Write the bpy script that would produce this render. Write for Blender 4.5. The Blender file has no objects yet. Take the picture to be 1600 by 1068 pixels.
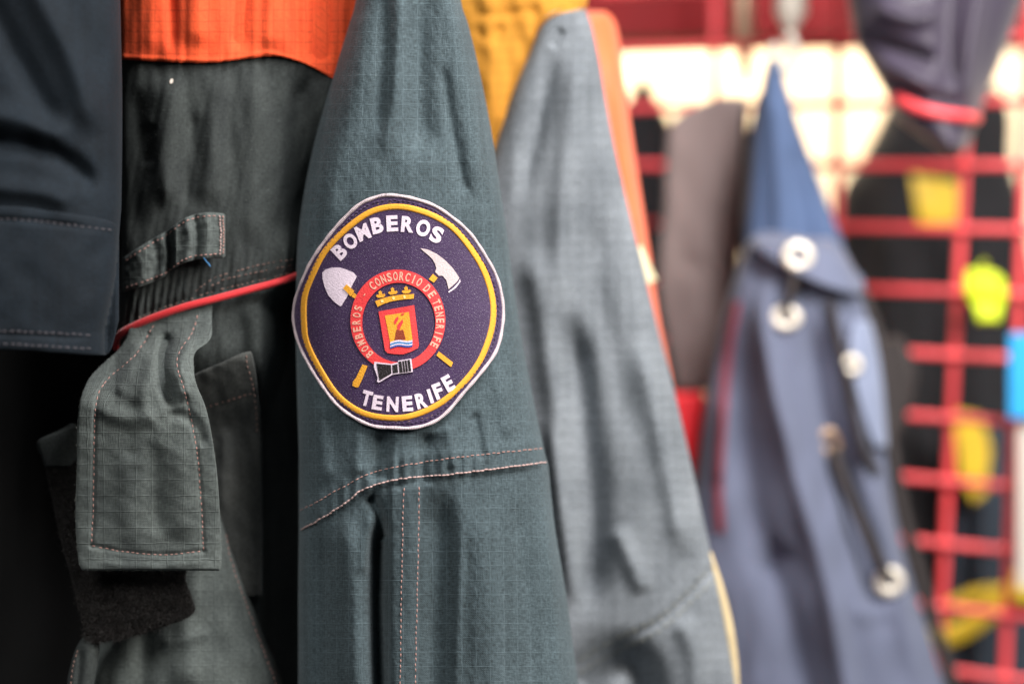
import bpy, bmesh, math, random
import numpy as np
from mathutils import Vector, Matrix, geometry

random.seed(7)
RNG = np.random.default_rng(7)
scene = bpy.context.scene
COL = scene.collection

# ------------------------------------------------------------------ camera, light, exposure
CAM_Z = 1.30
FOCUS = 0.600
K = 36.0 / 50.0 / 1600.0            # metres per photo pixel at one metre (50 mm lens)
cam = bpy.data.cameras.new('camera')
cam.lens = 50.0
cam.sensor_width = 36.0
cam.clip_start = 0.01
cam.clip_end = 50.0
cam.dof.use_dof = True
cam.dof.focus_distance = FOCUS
cam.dof.aperture_fstop = 2.5
cam_ob = bpy.data.objects.new('camera', cam)
cam_ob.location = (0, 0, CAM_Z)
cam_ob.rotation_euler = (math.radians(90), 0, 0)
COL.objects.link(cam_ob)
scene.camera = cam_ob

world = bpy.data.worlds.new('World')
scene.world = world
world.use_nodes = True
bgn = world.node_tree.nodes['Background']
bgn.inputs['Color'].default_value = (0.92, 0.96, 1.0, 1)
bgn.inputs['Strength'].default_value = 0.05


def area_light(name, loc, target, size, power, color=(1, 1, 1), size_y=None):
    l = bpy.data.lights.new(name, 'AREA')
    l.energy = power
    l.color = color
    l.size = size
    if size_y:
        l.shape = 'RECTANGLE'
        l.size_y = size_y
    o = bpy.data.objects.new(name, l)
    o.location = loc
    o.rotation_euler = (Vector(target) - Vector(loc)).to_track_quat('-Z', 'Y').to_euler()
    COL.objects.link(o)
    return o


area_light('key_lamp', (0.90, -0.05, 1.82), (0.02, 0.6, 1.30), 0.45, 20.0, (1.0, 0.94, 0.87))
area_light('fill_lamp', (-0.50, -0.25, 1.95), (-0.05, 0.6, 1.3), 0.40, 8.0, (1.0, 0.97, 0.93))
area_light('added_wall_light', (0.25, 1.33, 1.80), (0.35, 1.62, 1.46), 0.5, 8.0, (1.0, 0.85, 0.63), 0.12)  # added light, hidden behind the beam, to overexpose the wall
area_light('added_overalls_light', (0.34, 0.28, 1.95), (0.40, 1.0, 1.25), 0.30, 13.0, (1.0, 0.97, 0.95))  # added light to brighten the overalls, brown cloth and grid

scene.view_settings.view_transform = 'Standard'
scene.view_settings.look = 'None'
scene.view_settings.exposure = 0.0
scene.view_settings.gamma = 1.0
scene.view_settings.use_curve_mapping = False
scene.cycles.use_denoising = True
scene.cycles.max_bounces = 6
scene.cycles.sample_clamp_indirect = 4.0


# ------------------------------------------------------------------ materials
def srgb(r, g, b):
    def f(c):
        c /= 255.0
        return c / 12.92 if c <= 0.04045 else ((c + 0.055) / 1.055) ** 2.4
    return (f(r), f(g), f(b), 1.0)


class NB:
    """small node-building helper"""
    def __init__(self, name):
        self.m = bpy.data.materials.new(name)
        self.m.use_nodes = True
        self.t = self.m.node_tree
        self.t.nodes.clear()
        self.out = self.t.nodes.new('ShaderNodeOutputMaterial')
        self.b = self.t.nodes.new('ShaderNodeBsdfPrincipled')
        self.t.links.new(self.b.outputs[0], self.out.inputs[0])
        self.uv = self.t.nodes.new('ShaderNodeUVMap').outputs[0]
        self.sep = self.node('ShaderNodeSeparateXYZ', {0: self.uv})

    def put(self, sock, v):
        if hasattr(v, 'links'):
            self.t.links.new(v, sock)
        else:
            sock.default_value = v

    def node(self, kind, ins=None, **kw):
        n = self.t.nodes.new(kind)
        for k, v in kw.items():
            setattr(n, k, v)
        for k, v in (ins or {}).items():
            self.put(n.inputs[k], v)
        return n

    def math(self, op, a, b=0.0, c=0.0):
        n = self.node('ShaderNodeMath', operation=op)
        self.put(n.inputs[0], a); self.put(n.inputs[1], b); self.put(n.inputs[2], c)
        return n.outputs[0]

    def noise(self, scale, detail=2.0, rough=0.5, vec=None, sx=1.0, sy=1.0, lo=0.3, hi=0.7):
        v = vec or self.uv
        if sx != 1.0 or sy != 1.0:
            v = self.node('ShaderNodeVectorMath', {0: v, 1: (sx, sy, 1.0)}, operation='MULTIPLY').outputs[0]
        n = self.node('ShaderNodeTexNoise', {'Vector': v, 'Scale': scale, 'Detail': detail, 'Roughness': rough})
        mr = self.node('ShaderNodeMapRange', {0: n.outputs[0], 1: lo, 2: hi, 3: 0.0, 4: 1.0})
        return mr.outputs[0]

    def mix(self, f, a, b, blend='MIX'):
        n = self.node('ShaderNodeMix', data_type='RGBA', blend_type=blend)
        self.put(n.inputs[0], f); self.put(n.inputs[6], a); self.put(n.inputs[7], b)
        return n.outputs[2]


def fabric(name, col, worn, weave=0.0008, rip=0.0062, rip_amt=0.35, bump=0.5, sheen=0.25, rough=0.85,
           melange=0.5, twill=False, rip_dark=False, sheen_tint=(0.85, 0.95, 1.0, 1), blotch=30.0, rip_col=0.35):
    n = NB(name)
    u, v = n.sep.outputs[0], n.sep.outputs[1]
    tau = 2 * math.pi
    # slight wobble so threads are not ruler straight
    wob = n.noise(140.0, 2.0, lo=0.0, hi=1.0)
    uu = n.math('ADD', u, n.math('MULTIPLY', wob, 0.0011))
    vv = n.math('ADD', v, n.math('MULTIPLY', wob, -0.0011))
    if twill:
        su = n.math('SINE', n.math('MULTIPLY', n.math('ADD', uu, n.math('MULTIPLY', vv, 0.8)), tau / weave))
        wv = n.math('MULTIPLY_ADD', su, 0.5, 0.5)
    else:
        su = n.math('SINE', n.math('MULTIPLY', uu, tau / weave))
        sv = n.math('SINE', n.math('MULTIPLY', vv, tau / weave))
        wv = n.math('MULTIPLY_ADD', n.math('MULTIPLY', su, sv), 0.5, 0.5)
    # threads of uneven thickness: noise stretched along warp and weft
    warp = n.noise(1.0, 1.0, sx=1700.0, sy=420.0)
    weft = n.noise(1.0, 1.0, sx=420.0, sy=1700.0)
    thread = n.math('MULTIPLY', n.math('ADD', warp, weft), 0.5)
    # ripstop grid
    def line(c, off):
        f = n.math('FRACT', n.math('MULTIPLY', n.math('ADD', c, off), 1.0 / rip))
        d = n.math('ABSOLUTE', n.math('SUBTRACT', f, 0.5))
        mr = n.node('ShaderNodeMapRange', {0: d, 1: 0.0, 2: 0.055, 3: 1.0, 4: 0.0}, interpolation_type='SMOOTHSTEP')
        return mr.outputs[0]
    brk = n.noise(90.0, 2.0, lo=0.35, hi=0.65)
    ln = n.math('MULTIPLY', n.math('MAXIMUM', line(uu, 0.0), line(vv, 0.002)), n.math('MULTIPLY_ADD', brk, 0.7, 0.3))
    big = n.noise(blotch, 4.0, 0.6, lo=0.32, hi=0.68)
    streak = n.noise(1.0, 4.0, 0.65, sx=210.0, sy=11.0)
    wear = n.math('MULTIPLY_ADD', streak, 0.38, n.math('MULTIPLY', big, 0.62))
    c = n.mix(wear, col, worn)
    thr = n.math('MULTIPLY_ADD', thread, melange * 1.3, 1.0 - melange * 0.65)
    thr = n.math('MULTIPLY', thr, n.math('MULTIPLY_ADD', wv, melange * 0.7, 1.0 - melange * 0.35))
    comb = n.node('ShaderNodeCombineColor', {0: thr, 1: thr, 2: thr}).outputs[0]
    c = n.mix(1.0, c, comb, 'MULTIPLY')
    if rip_dark:
        c = n.mix(n.math('MULTIPLY', ln, 0.75), c, tuple(x * 0.28 for x in col[:3]) + (1,))
    else:
        c = n.mix(n.math('MULTIPLY', ln, rip_col), c, tuple(min(1, x * 2.0) for x in worn[:3]) + (1,))
    n.put(n.b.inputs['Base Color'], c)
    n.put(n.b.inputs['Roughness'], rough)
    n.put(n.b.inputs['Sheen Weight'], sheen)
    n.put(n.b.inputs['Sheen Roughness'], 0.45)
    n.put(n.b.inputs['Sheen Tint'], sheen_tint)
    n.put(n.b.inputs['Specular IOR Level'], 0.25)
    puck = n.noise(330.0, 3.0, 0.6)
    h = n.math('MULTIPLY_ADD', wv, 0.00013, n.math('MULTIPLY', thread, 0.00022))
    h = n.math('ADD', h, n.math('MULTIPLY', ln, 0.00035 * rip_amt * (-1.0 if rip_dark else 1.0)))
    h = n.math('ADD', h, n.math('MULTIPLY', puck, 0.00012))
    bp = n.node('ShaderNodeBump', {'Strength': bump, 'Distance': 1.0, 'Height': h})
    n.put(n.b.inputs['Normal'], bp.outputs[0])
    return n.m


def embroidery(name, col, col2=None, ang=0.5, period=0.00042, rough=0.55, bump=0.6, sheen=0.35, speck=0.0):
    """satin-stitched thread: fine parallel ridges"""
    n = NB(name)
    u, v = n.sep.outputs[0], n.sep.outputs[1]
    q = n.math('ADD', n.math('MULTIPLY', u, math.cos(ang)), n.math('MULTIPLY', v, math.sin(ang)))
    s = n.math('MULTIPLY_ADD', n.math('SINE', n.math('MULTIPLY', q, 2 * math.pi / period)), 0.5, 0.5)
    nz = n.noise(1400.0, 2.0, 0.6)
    bl = n.noise(90.0, 3.0, 0.6)
    col2 = col2 or tuple(x * 0.72 for x in col[:3]) + (1,)
    c = n.mix(n.math('MULTIPLY_ADD', nz, 0.6, n.math('MULTIPLY', bl, 0.4)), col2, col)
    if speck:
        sp = n.noise(1900.0, 1.0, 0.5, lo=0.60, hi=0.72)
        c = n.mix(n.math('MULTIPLY', sp, speck), c, (0.75, 0.68, 0.8, 1))
    n.put(n.b.inputs['Base Color'], c)
    n.put(n.b.inputs['Roughness'], rough)
    n.put(n.b.inputs['Sheen Weight'], sheen)
    n.put(n.b.inputs['Sheen Roughness'], 0.4)
    n.put(n.b.inputs['Specular IOR Level'], 0.35)
    h = n.math('MULTIPLY_ADD', s, 0.00010, n.math('MULTIPLY', nz, 0.00016))
    bp = n.node('ShaderNodeBump', {'Strength': bump, 'Distance': 1.0, 'Height': h})
    n.put(n.b.inputs['Normal'], bp.outputs[0])
    return n.m


def plain(name, col, rough=0.5, metal=0.0, var=0.15, scale=60.0, sheen=0.0, bump=0.0002):
    n = NB(name)
    co = n.node('ShaderNodeTexCoord').outputs['Object']
    nz = n.noise(scale, 4.0, 0.6, vec=co)
    c = n.mix(nz, tuple(x * (1 - var) for x in col[:3]) + (1,), tuple(min(1, x * (1 + var)) for x in col[:3]) + (1,))
    n.put(n.b.inputs['Base Color'], c)
    n.put(n.b.inputs['Roughness'], rough)
    n.put(n.b.inputs['Metallic'], metal)
    n.put(n.b.inputs['Sheen Weight'], sheen)
    bp = n.node('ShaderNodeBump', {'Strength': 0.4, 'Distance': 1.0, 'Height': n.math('MULTIPLY', nz, bump)})
    n.put(n.b.inputs['Normal'], bp.outputs[0])
    return n.m


M = {}
M['sleeve'] = fabric('worn green ripstop', srgb(47, 58, 62), srgb(78, 92, 98), melange=0.75, sheen=0.16, blotch=14.0, rip_col=0.24, rip_amt=0.7)
M['body'] = fabric('dark green ripstop', srgb(40, 44, 45), srgb(60, 65, 64), melange=0.6, sheen=0.06, weave=0.0009, rip_col=0.06)
M['flap'] = fabric('washed green ripstop', srgb(62, 68, 68), srgb(94, 101, 99), melange=0.6, sheen=0.08, weave=0.0009, rip_col=0.06,
                   rip=0.0068, rip_amt=1.6)
M['pocket'] = fabric('brownish green weave', srgb(50, 53, 53), srgb(72, 74, 72), melange=0.55, weave=0.0009, rip_col=0.1)
M['navy_left'] = fabric('dark navy twill', srgb(11, 18, 25), srgb(21, 31, 40), weave=0.0007, rip_col=0.03, sheen=0.04)
M['orange'] = fabric('orange ripstop', srgb(212, 70, 38), srgb(232, 92, 48), rip=0.0048, rip_dark=True, weave=0.00075,
                     melange=0.22, sheen=0.1, sheen_tint=(1, 0.7, 0.5, 1), twill=True)
M['yellow'] = fabric('ochre yellow cloth', srgb(176, 118, 36), srgb(196, 138, 50), melange=0.25, rip_dark=True, rip=0.006,
                     sheen=0.1, sheen_tint=(1, 0.9, 0.6, 1))
M['grey'] = fabric('washed grey ripstop', srgb(86, 92, 98), srgb(134, 140, 147), rip=0.0060, rip_amt=5.0, melange=0.6,
                   weave=0.0016, bump=0.8, rip_col=0.55)
M['hivis'] = plain('high visibility orange', srgb(255, 106, 52), 0.6, sheen=0.4, var=0.08)
M['red_piping'] = embroidery('red piping cord', srgb(222, 52, 58), ang=1.2, period=0.0006, rough=0.6)
M['red_thing'] = plain('red cloth', srgb(225, 30, 42), 0.6)
M['thread'] = plain('pinkish tan thread', srgb(160, 118, 110), 0.6, sheen=0.3, scale=900, var=0.3)
M['thread_light'] = plain('pale pink thread', srgb(172, 142, 138), 0.6, sheen=0.3, scale=900, var=0.3)
M['thread_dark'] = plain('dull brown thread', srgb(120, 92, 84), 0.7, sheen=0.2, scale=900, var=0.3)
M['thread_grey'] = plain('grey blue thread', srgb(66, 62, 70), 0.7, sheen=0.2, scale=900, var=0.3)
M['velcro'] = plain('black loop tape', srgb(9, 8, 8), 0.95, sheen=0.0, scale=700, var=0.4, bump=0.0008)
M['fibre'] = plain('black loop fibre', srgb(31, 28, 27), 0.4, sheen=0.0, scale=300, var=0.5)
M['lint'] = plain('grey lint fibre', srgb(150, 156, 150), 0.8, scale=300, var=0.3)
M['p_base'] = embroidery('purple twill', srgb(57, 34, 75), srgb(43, 25, 59), ang=0.95, period=0.0006, rough=0.6, speck=0.18, sheen=0.3)
M['p_white'] = embroidery('white satin thread', srgb(238, 220, 236), ang=0.3, sheen=0.2)
M['p_grey'] = embroidery('pale grey satin thread', srgb(208, 190, 192), ang=0.6, sheen=0.2)
M['p_border'] = embroidery('merrowed border thread', srgb(226, 208, 212), srgb(172, 156, 164), ang=0.0, period=0.0007, bump=1.0, sheen=0.2)
M['p_yellow'] = embroidery('golden satin thread', srgb(244, 172, 48), ang=1.1, sheen=0.15)
M['p_pale'] = embroidery('pale yellow thread', srgb(255, 228, 150), ang=1.1, sheen=0.15)
M['p_red'] = embroidery('red satin thread', srgb(232, 70, 70), srgb(212, 48, 54), ang=0.8, sheen=0.2)
M['p_pink'] = embroidery('salmon thread', srgb(244, 180, 158), ang=0.4, sheen=0.2)
M['p_black'] = embroidery('black satin thread', srgb(30, 24, 26), srgb(22, 18, 20), ang=0.4, sheen=0.1, speck=0.12)
M['p_brown'] = embroidery('brown thread', srgb(150, 62, 34), ang=0.2)
M['p_blue'] = embroidery('blue thread', srgb(70, 140, 200), ang=0.2)
M['p_navy'] = embroidery('deep blue thread', srgb(52, 84, 170), ang=0.2)
M['navy'] = plain('slate blue cotton', srgb(92, 99, 122), 0.8, sheen=0.25, var=0.12, scale=25)
M['navy_deep'] = plain('deep blue cotton', srgb(68, 88, 124), 0.8, sheen=0.2, var=0.12, scale=25)
M['pale_blue'] = plain('pale blue cotton', srgb(128, 138, 164), 0.8, sheen=0.2, var=0.1, scale=25)
M['brown'] = plain('brown grey felt', srgb(128, 112, 110), 0.9, sheen=0.2, var=0.15, scale=14)
M['plum'] = plain('plum grey nylon', srgb(54, 46, 64), 0.5, sheen=0.2, var=0.1, scale=20)
M['trim'] = plain('blackish brown trim', srgb(48, 42, 42), 0.8, var=0.3, scale=30)
M['black'] = plain('black cotton', srgb(30, 30, 34), 0.9, var=0.3, scale=30, sheen=0.05)
M['void'] = plain('shade black', srgb(6, 6, 7), 1.0, var=0.4, scale=20)  # near-black colour painted for the shaded gap at lower left
M['slate'] = plain('dark slate cotton', srgb(52, 62, 74), 0.9, var=0.3, scale=30)
M['neon'] = plain('neon yellow plastic', srgb(214, 232, 20), 0.5, var=0.06)
M['band'] = plain('yellow reflective tape', srgb(236, 200, 44), 0.5, var=0.12)
M['cream'] = plain('cream painted wall', srgb(246, 232, 206), 0.8, var=0.03, scale=6)
M['ivory'] = plain('ivory tape', srgb(246, 232, 190), 0.6, var=0.06)
M['redbar'] = plain('red enamelled steel', srgb(255, 84, 90), 0.35, var=0.06, scale=30)
M['beam'] = plain('dark red painted beam', srgb(140, 6, 16), 0.75, var=0.15, scale=12)
M['tan'] = plain('tan lining', srgb(200, 180, 140), 0.8, var=0.15)
M['muted'] = plain('muted grey thread', srgb(150, 150, 138), 0.8, var=0.2)
M['red_reflect'] = plain('dull red reflected tint', srgb(122, 50, 64), 0.8, var=0.15)  # red light reflected onto the blue cloth, painted as a colour
M['steel'] = plain('brushed nickel', srgb(232, 224, 210), 0.38, metal=0.35, var=0.06, scale=40)
M['brass'] = plain('dull brass', srgb(186, 156, 130), 0.4, metal=0.4, var=0.1)
M['poster'] = plain('sky blue card', srgb(30, 160, 226), 0.6, var=0.05)
M['card'] = plain('white card', srgb(206, 196, 186), 0.6, var=0.04)


# ------------------------------------------------------------------ geometry helpers
def W(px, py, d):
    """photo pixel + distance -> world"""
    px = np.asarray(px, float); py = np.asarray(py, float); d = np.asarray(d, float)
    return np.stack([(px - 800.0) * K * d, d, CAM_Z + (534.0 - py) * K * d], -1)


def tag(o, label=None, cat=None, group=None, kind=None):
    if label: o['label'] = label
    if cat: o['category'] = cat
    if group: o['group'] = group
    if kind: o['kind'] = kind
    return o


def link(name, me, mat, parent=None):
    o = bpy.data.objects.new(name, me)
    COL.objects.link(o)
    if mat is not None:
        me.materials.append(mat)
    if parent is not None:
        o.parent = parent
        if parent.type == 'EMPTY':
            o.matrix_parent_inverse = Matrix.Translation(-parent.location)
    return o


def thing(name, px, py, d, label, cat, group=None):
    o = bpy.data.objects.new(name, None)
    o.empty_display_size = 0.02
    o.location = W(px, py, d).tolist()
    COL.objects.link(o)
    tag(o, label, cat, group)
    return o


def smooth_pts(pts, n=160):
    """Catmull-Rom through points, resampled evenly"""
    p = np.asarray(pts, float)
    if len(p) == 2:
        return p[0] + (p[1] - p[0]) * np.linspace(0, 1, n)[:, None]
    e = np.vstack([2 * p[0] - p[1], p, 2 * p[-1] - p[-2]])
    out = []
    for i in range(1, len(e) - 2):
        t = np.linspace(0, 1, 24, endpoint=False)[:, None]
        a, b, c, d = e[i - 1], e[i], e[i + 1], e[i + 2]
        out.append(0.5 * (2 * b + (c - a) * t + (2 * a - 5 * b + 4 * c - d) * t ** 2 + (3 * b - a - 3 * c + d) * t ** 3))
    out.append(p[-1:])
    q = np.vstack(out)
    return resample(q, n)


def closed_pts(pts, n=240):
    p = np.asarray(pts, float)
    m = len(p)
    out = []
    for i in range(m):
        t = np.linspace(0, 1, 24, endpoint=False)[:, None]
        a, b, c, d = p[i - 1], p[i], p[(i + 1) % m], p[(i + 2) % m]
        out.append(0.5 * (2 * b + (c - a) * t + (2 * a - 5 * b + 4 * c - d) * t ** 2 + (3 * b - a - 3 * c + d) * t ** 3))
    q = np.vstack(out + [p[:1]])
    return resample(q, n + 1)[:-1]


def resample(q, n):
    s = np.r_[0, np.cumsum(np.linalg.norm(np.diff(q, axis=0), axis=1))]
    t = np.linspace(0, s[-1], n)
    return np.stack([np.interp(t, s, q[:, k]) for k in range(q.shape[1])], -1)


def sstep(x):
    x = np.clip(x, 0, 1)
    return x * x * (3 - 2 * x)


def stroke(px, py, pts, w, amp, kind='g', fade=0.18):
    """sculpting stroke: ridge (g), one-sided ledge (s = rises on the right-hand side of travel)"""
    q = smooth_pts(pts, 40)
    best = np.full(px.shape, 1e9)
    sgn = np.zeros(px.shape)
    along = np.zeros(px.shape)
    L = len(q) - 1
    for i in range(L):
        ax, ay = q[i]; bx, by = q[i + 1]
        dx, dy = bx - ax, by - ay
        l2 = dx * dx + dy * dy + 1e-9
        t = np.clip(((px - ax) * dx + (py - ay) * dy) / l2, 0, 1)
        ex, ey = px - (ax + t * dx), py - (ay + t * dy)
        dd = ex * ex + ey * ey
        k = dd < best
        best = np.where(k, dd, best)
        sgn = np.where(k, np.sign(dx * ey - dy * ex), sgn)
        along = np.where(k, (i + t) / L, along)
    dist = np.sqrt(best)
    if fade > 0:
        f = sstep(along / fade) * sstep((1 - along) / fade)
    else:
        f = 1.0
    if kind == 'g':
        return amp * np.exp(-(dist / w) ** 2) * f
    if kind == 'r':      # sharp ridge/groove
        return amp * np.exp(-(dist / w)) * f
    s = dist * sgn       # positive on the right-hand side (image coordinates, y down)
    return amp * 0.5 * (1 + np.tanh(s / w)) * f * np.exp(-np.clip(dist - 6 * w, 0, None) / (12 * w))


def wrinkle(px, py, seed, amp, wl_x, wl_y, n=14):
    r = np.random.default_rng(seed)
    z = np.zeros(np.shape(px))
    for i in range(n):
        fx = r.normal() / wl_x; fy = r.normal() / wl_y
        z += np.sin(2 * math.pi * (fx * px + fy * py) + r.uniform(0, 6.28)) * r.uniform(0.4, 1.0)
    return z * amp / math.sqrt(n)


class Surf:
    """a soft closed cloth shell: left/right (or top/bottom) outline, front and back bulge, sculpted folds"""
    def __init__(s, rows, d0, df, db, q=2.0, strokes=(), swap=False, cap=(0, 0), noise=(), mask=None, extra=None):
        r = np.asarray(rows, float)
        s.m0, s.m1 = r[0, 0], r[-1, 0]
        sa = smooth_pts(r[:, [0, 1]], 500); sb = smooth_pts(r[:, [0, 2]], 500)
        s.a = (np.maximum.accumulate(sa[:, 0]), sa[:, 1]); s.b = (np.maximum.accumulate(sb[:, 0]), sb[:, 1])
        s.d0, s.df, s.db, s.q = d0, df, db, q
        s.strokes, s.swap, s.cap, s.noise, s.mask, s.extra = strokes, swap, cap, noise, mask, extra

    def base(s, px, py):
        return s.d0(px, py) if callable(s.d0) else np.full(np.shape(px), float(s.d0))

    def sculpt(s, px, py):
        z = np.zeros(np.shape(px))
        for st in s.strokes:
            z = z + stroke(px, py, *st)
        for nz in s.noise:
            z = z + wrinkle(px, py, *nz)
        if s.extra is not None:
            z = z + s.extra(px, py)
        if s.mask is not None:
            z = z * s.mask(px, py)
        return z * 0.001

    def frac(s, px, py):
        m, c = (px, py) if s.swap else (py, px)
        a = np.interp(m, *s.a); b = np.interp(m, *s.b)
        t = np.clip((c - (a + b) / 2) / np.maximum((b - a) / 2, 1e-6), -1, 1)
        e = np.ones(np.shape(px))
        if s.cap[0] > 0: e = e * np.sqrt(np.clip(1 - (1 - np.clip((m - s.m0) / s.cap[0], 0, 1)) ** 2, 0, 1))
        if s.cap[1] > 0: e = e * np.sqrt(np.clip(1 - (1 - np.clip((s.m1 - m) / s.cap[1], 0, 1)) ** 2, 0, 1))
        return t, e

    def depth(s, px, py, sculpt=True):
        px = np.asarray(px, float); py = np.asarray(py, float)
        t, e = s.frac(px, py)
        prof = np.clip(1 - np.abs(t) ** s.q, 0, 1) ** (1 / s.q) * e
        d = s.base(px, py) - s.df * prof
        if sculpt:
            d = d - s.sculpt(px, py)
        return d

    def build(s, name, mat, parent, nu=100, nv=200, nb=16):
        mm = np.linspace(s.m0, s.m1, nv)
        if s.cap[0] > 0 or s.cap[1] > 0:
            ex = []
            if s.cap[0] > 0: ex += list(s.m0 + s.cap[0] * (1 - np.cos(np.linspace(0, math.pi / 2, 6))))
            if s.cap[1] > 0: ex += list(s.m1 - s.cap[1] * (1 - np.cos(np.linspace(0, math.pi / 2, 6))))
            mm = np.unique(np.r_[mm, ex])
        nv = len(mm)
        th = np.linspace(0, 1, nu)
        tf = 0.55 * (-np.cos(math.pi * th)) + 0.45 * (2 * th - 1)
        tb = np.cos(math.pi * np.linspace(0, 1, nb))
        A = np.interp(mm, *s.a); B = np.interp(mm, *s.b)
        c = (A + B) / 2; h = (B - A) / 2
        cf = c[:, None] + h[:, None] * tf[None]
        cb = c[:, None] + h[:, None] * tb[None]
        mf = np.repeat(mm[:, None], nu, 1); mb = np.repeat(mm[:, None], nb, 1)
        PXf, PYf = (mf, cf) if s.swap else (cf, mf)
        PXb, PYb = (mb, cb) if s.swap else (cb, mb)
        Df = s.depth(PXf, PYf)
        t, e = s.frac(PXb, PYb)
        prof = np.clip(1 - np.abs(tb[None]) ** s.q, 0, 1) ** (1 / s.q) * e
        Db = s.base(PXb, PYb) + s.db * prof
        # the two edges are shared by the front and the back
        Db[:, 0] = Df[:, -1]; Db[:, -1] = Df[:, 0]
        P = np.concatenate([W(PXf, PYf, Df), W(PXb, PYb, Db)], 1)
        n = nu + nb
        # uv in metres, arc length measured from the middle of the front
        Ps = np.concatenate([W(PXf, PYf, s.depth(PXf, PYf, False)), P[:, nu:]], 1)     # unsculpted: folds do not shear the weave
        seg = np.linalg.norm(np.diff(Ps, axis=1), axis=2)
        U = np.concatenate([np.zeros((nv, 1)), np.cumsum(seg, 1)], 1)
        U = U - U[:, nu // 2][:, None] + (cf[:, nu // 2] * K * FOCUS)[:, None]
        V = np.repeat(mm[:, None], n, 1) * K * float(np.mean(Df))
        uv = np.stack([V, U], -1) if s.swap else np.stack([U, V], -1)
        idx = np.arange(nv * n).reshape(nv, n)
        a = idx[:-1, :-1].ravel(); b = idx[:-1, 1:].ravel(); cc = idx[1:, 1:].ravel(); d = idx[1:, :-1].ravel()
        quads = np.stack([a, b, cc, d], 1) if s.swap else np.stack([a, d, cc, b], 1)
        return link(name, make_mesh(name, P.reshape(-1, 3), quads, uv.reshape(-1, 2)), mat, parent)


def make_mesh(name, P, quads, uv=None, smooth=True):
    me = bpy.data.meshes.new(name)
    P = np.asarray(P, np.float32); quads = np.asarray(quads, np.int32)
    k = quads.shape[1]
    me.vertices.add(len(P)); me.vertices.foreach_set('co', P.ravel())
    me.loops.add(quads.size); me.loops.foreach_set('vertex_index', quads.ravel())
    me.polygons.add(len(quads))
    me.polygons.foreach_set('loop_start', np.arange(0, quads.size, k, dtype=np.int32))
    me.polygons.foreach_set('use_smooth', np.full(len(quads), smooth))
    if uv is not None:
        l = me.uv_layers.new(name='UVMap')
        l.data.foreach_set('uv', np.asarray(uv, np.float32)[quads.ravel()].ravel())
    me.update(calc_edges=True)
    me.validate()
    return me


def drape_bm(bm, depth, off, thick, step=9.0):
    """flat bmesh in pixel coordinates -> thin solid lying on a cloth surface"""
    xs = [v.co.x for v in bm.verts]; ys = [v.co.y for v in bm.verts]
    if step:
        for ax, vals in ((0, xs), (1, ys)):
            g = math.floor(min(vals) / step) * step + step
            while g < max(vals):
                co = (g, 0, 0) if ax == 0 else (0, g, 0)
                no = (1, 0, 0) if ax == 0 else (0, 1, 0)
                bmesh.ops.bisect_plane(bm, geom=bm.verts[:] + bm.edges[:] + bm.faces[:], dist=1e-4, plane_co=co, plane_no=no)
                g += step
    bm.verts.ensure_lookup_table()
    n = len(bm.verts)
    bm.verts.index_update()
    arr = np.array([(v.co.x, v.co.y) for v in bm.verts])
    dd = depth(arr[:, 0], arr[:, 1])
    top = W(arr[:, 0], arr[:, 1], dd - off * 0.001)
    low = W(arr[:, 0], arr[:, 1], dd - (off - thick) * 0.001)
    faces = []
    for f in bm.faces:
        ids = [v.index for v in f.verts]
        # face the camera: pixel-space area sign
        ar = sum(arr[ids[i]][0] * arr[ids[(i + 1) % len(ids)]][1] - arr[ids[(i + 1) % len(ids)]][0] * arr[ids[i]][1] for i in range(len(ids)))
        faces.append(ids if ar < 0 else ids[::-1])
    for e in bm.edges:
        if len(e.link_faces) == 1:
            i, j = e.verts[0].index, e.verts[1].index
            faces.append((i, j, j + n, i + n))
    me = bpy.data.meshes.new('drape')
    me.from_pydata([tuple(p) for p in np.vstack([top, low])], [], faces)
    l = me.uv_layers.new(name='UVMap')
    uvv = np.vstack([arr, arr]) * K * FOCUS
    vi = np.zeros(len(me.loops), np.int32); me.loops.foreach_get('vertex_index', vi)
    l.data.foreach_set('uv', uvv[vi].astype(np.float32).ravel())
    me.update()
    bm.free()
    return me


def poly_bm(*loops):
    bm = bmesh.new()
    vl = [[Vector((p[0], p[1], 0)) for p in lp] for lp in loops]
    tris = geometry.tessellate_polygon(vl)
    flat = [bm.verts.new(v) for lp in vl for v in lp]
    for t in tris:
        try: bm.faces.new([flat[i] for i in t])
        except ValueError: pass
    return bm


def decal(name, loops, depth, off, thick, mat, parent, step=9.0):
    return link(name, drape_bm(poly_bm(*loops), depth, off, thick, step), mat, parent)


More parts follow.
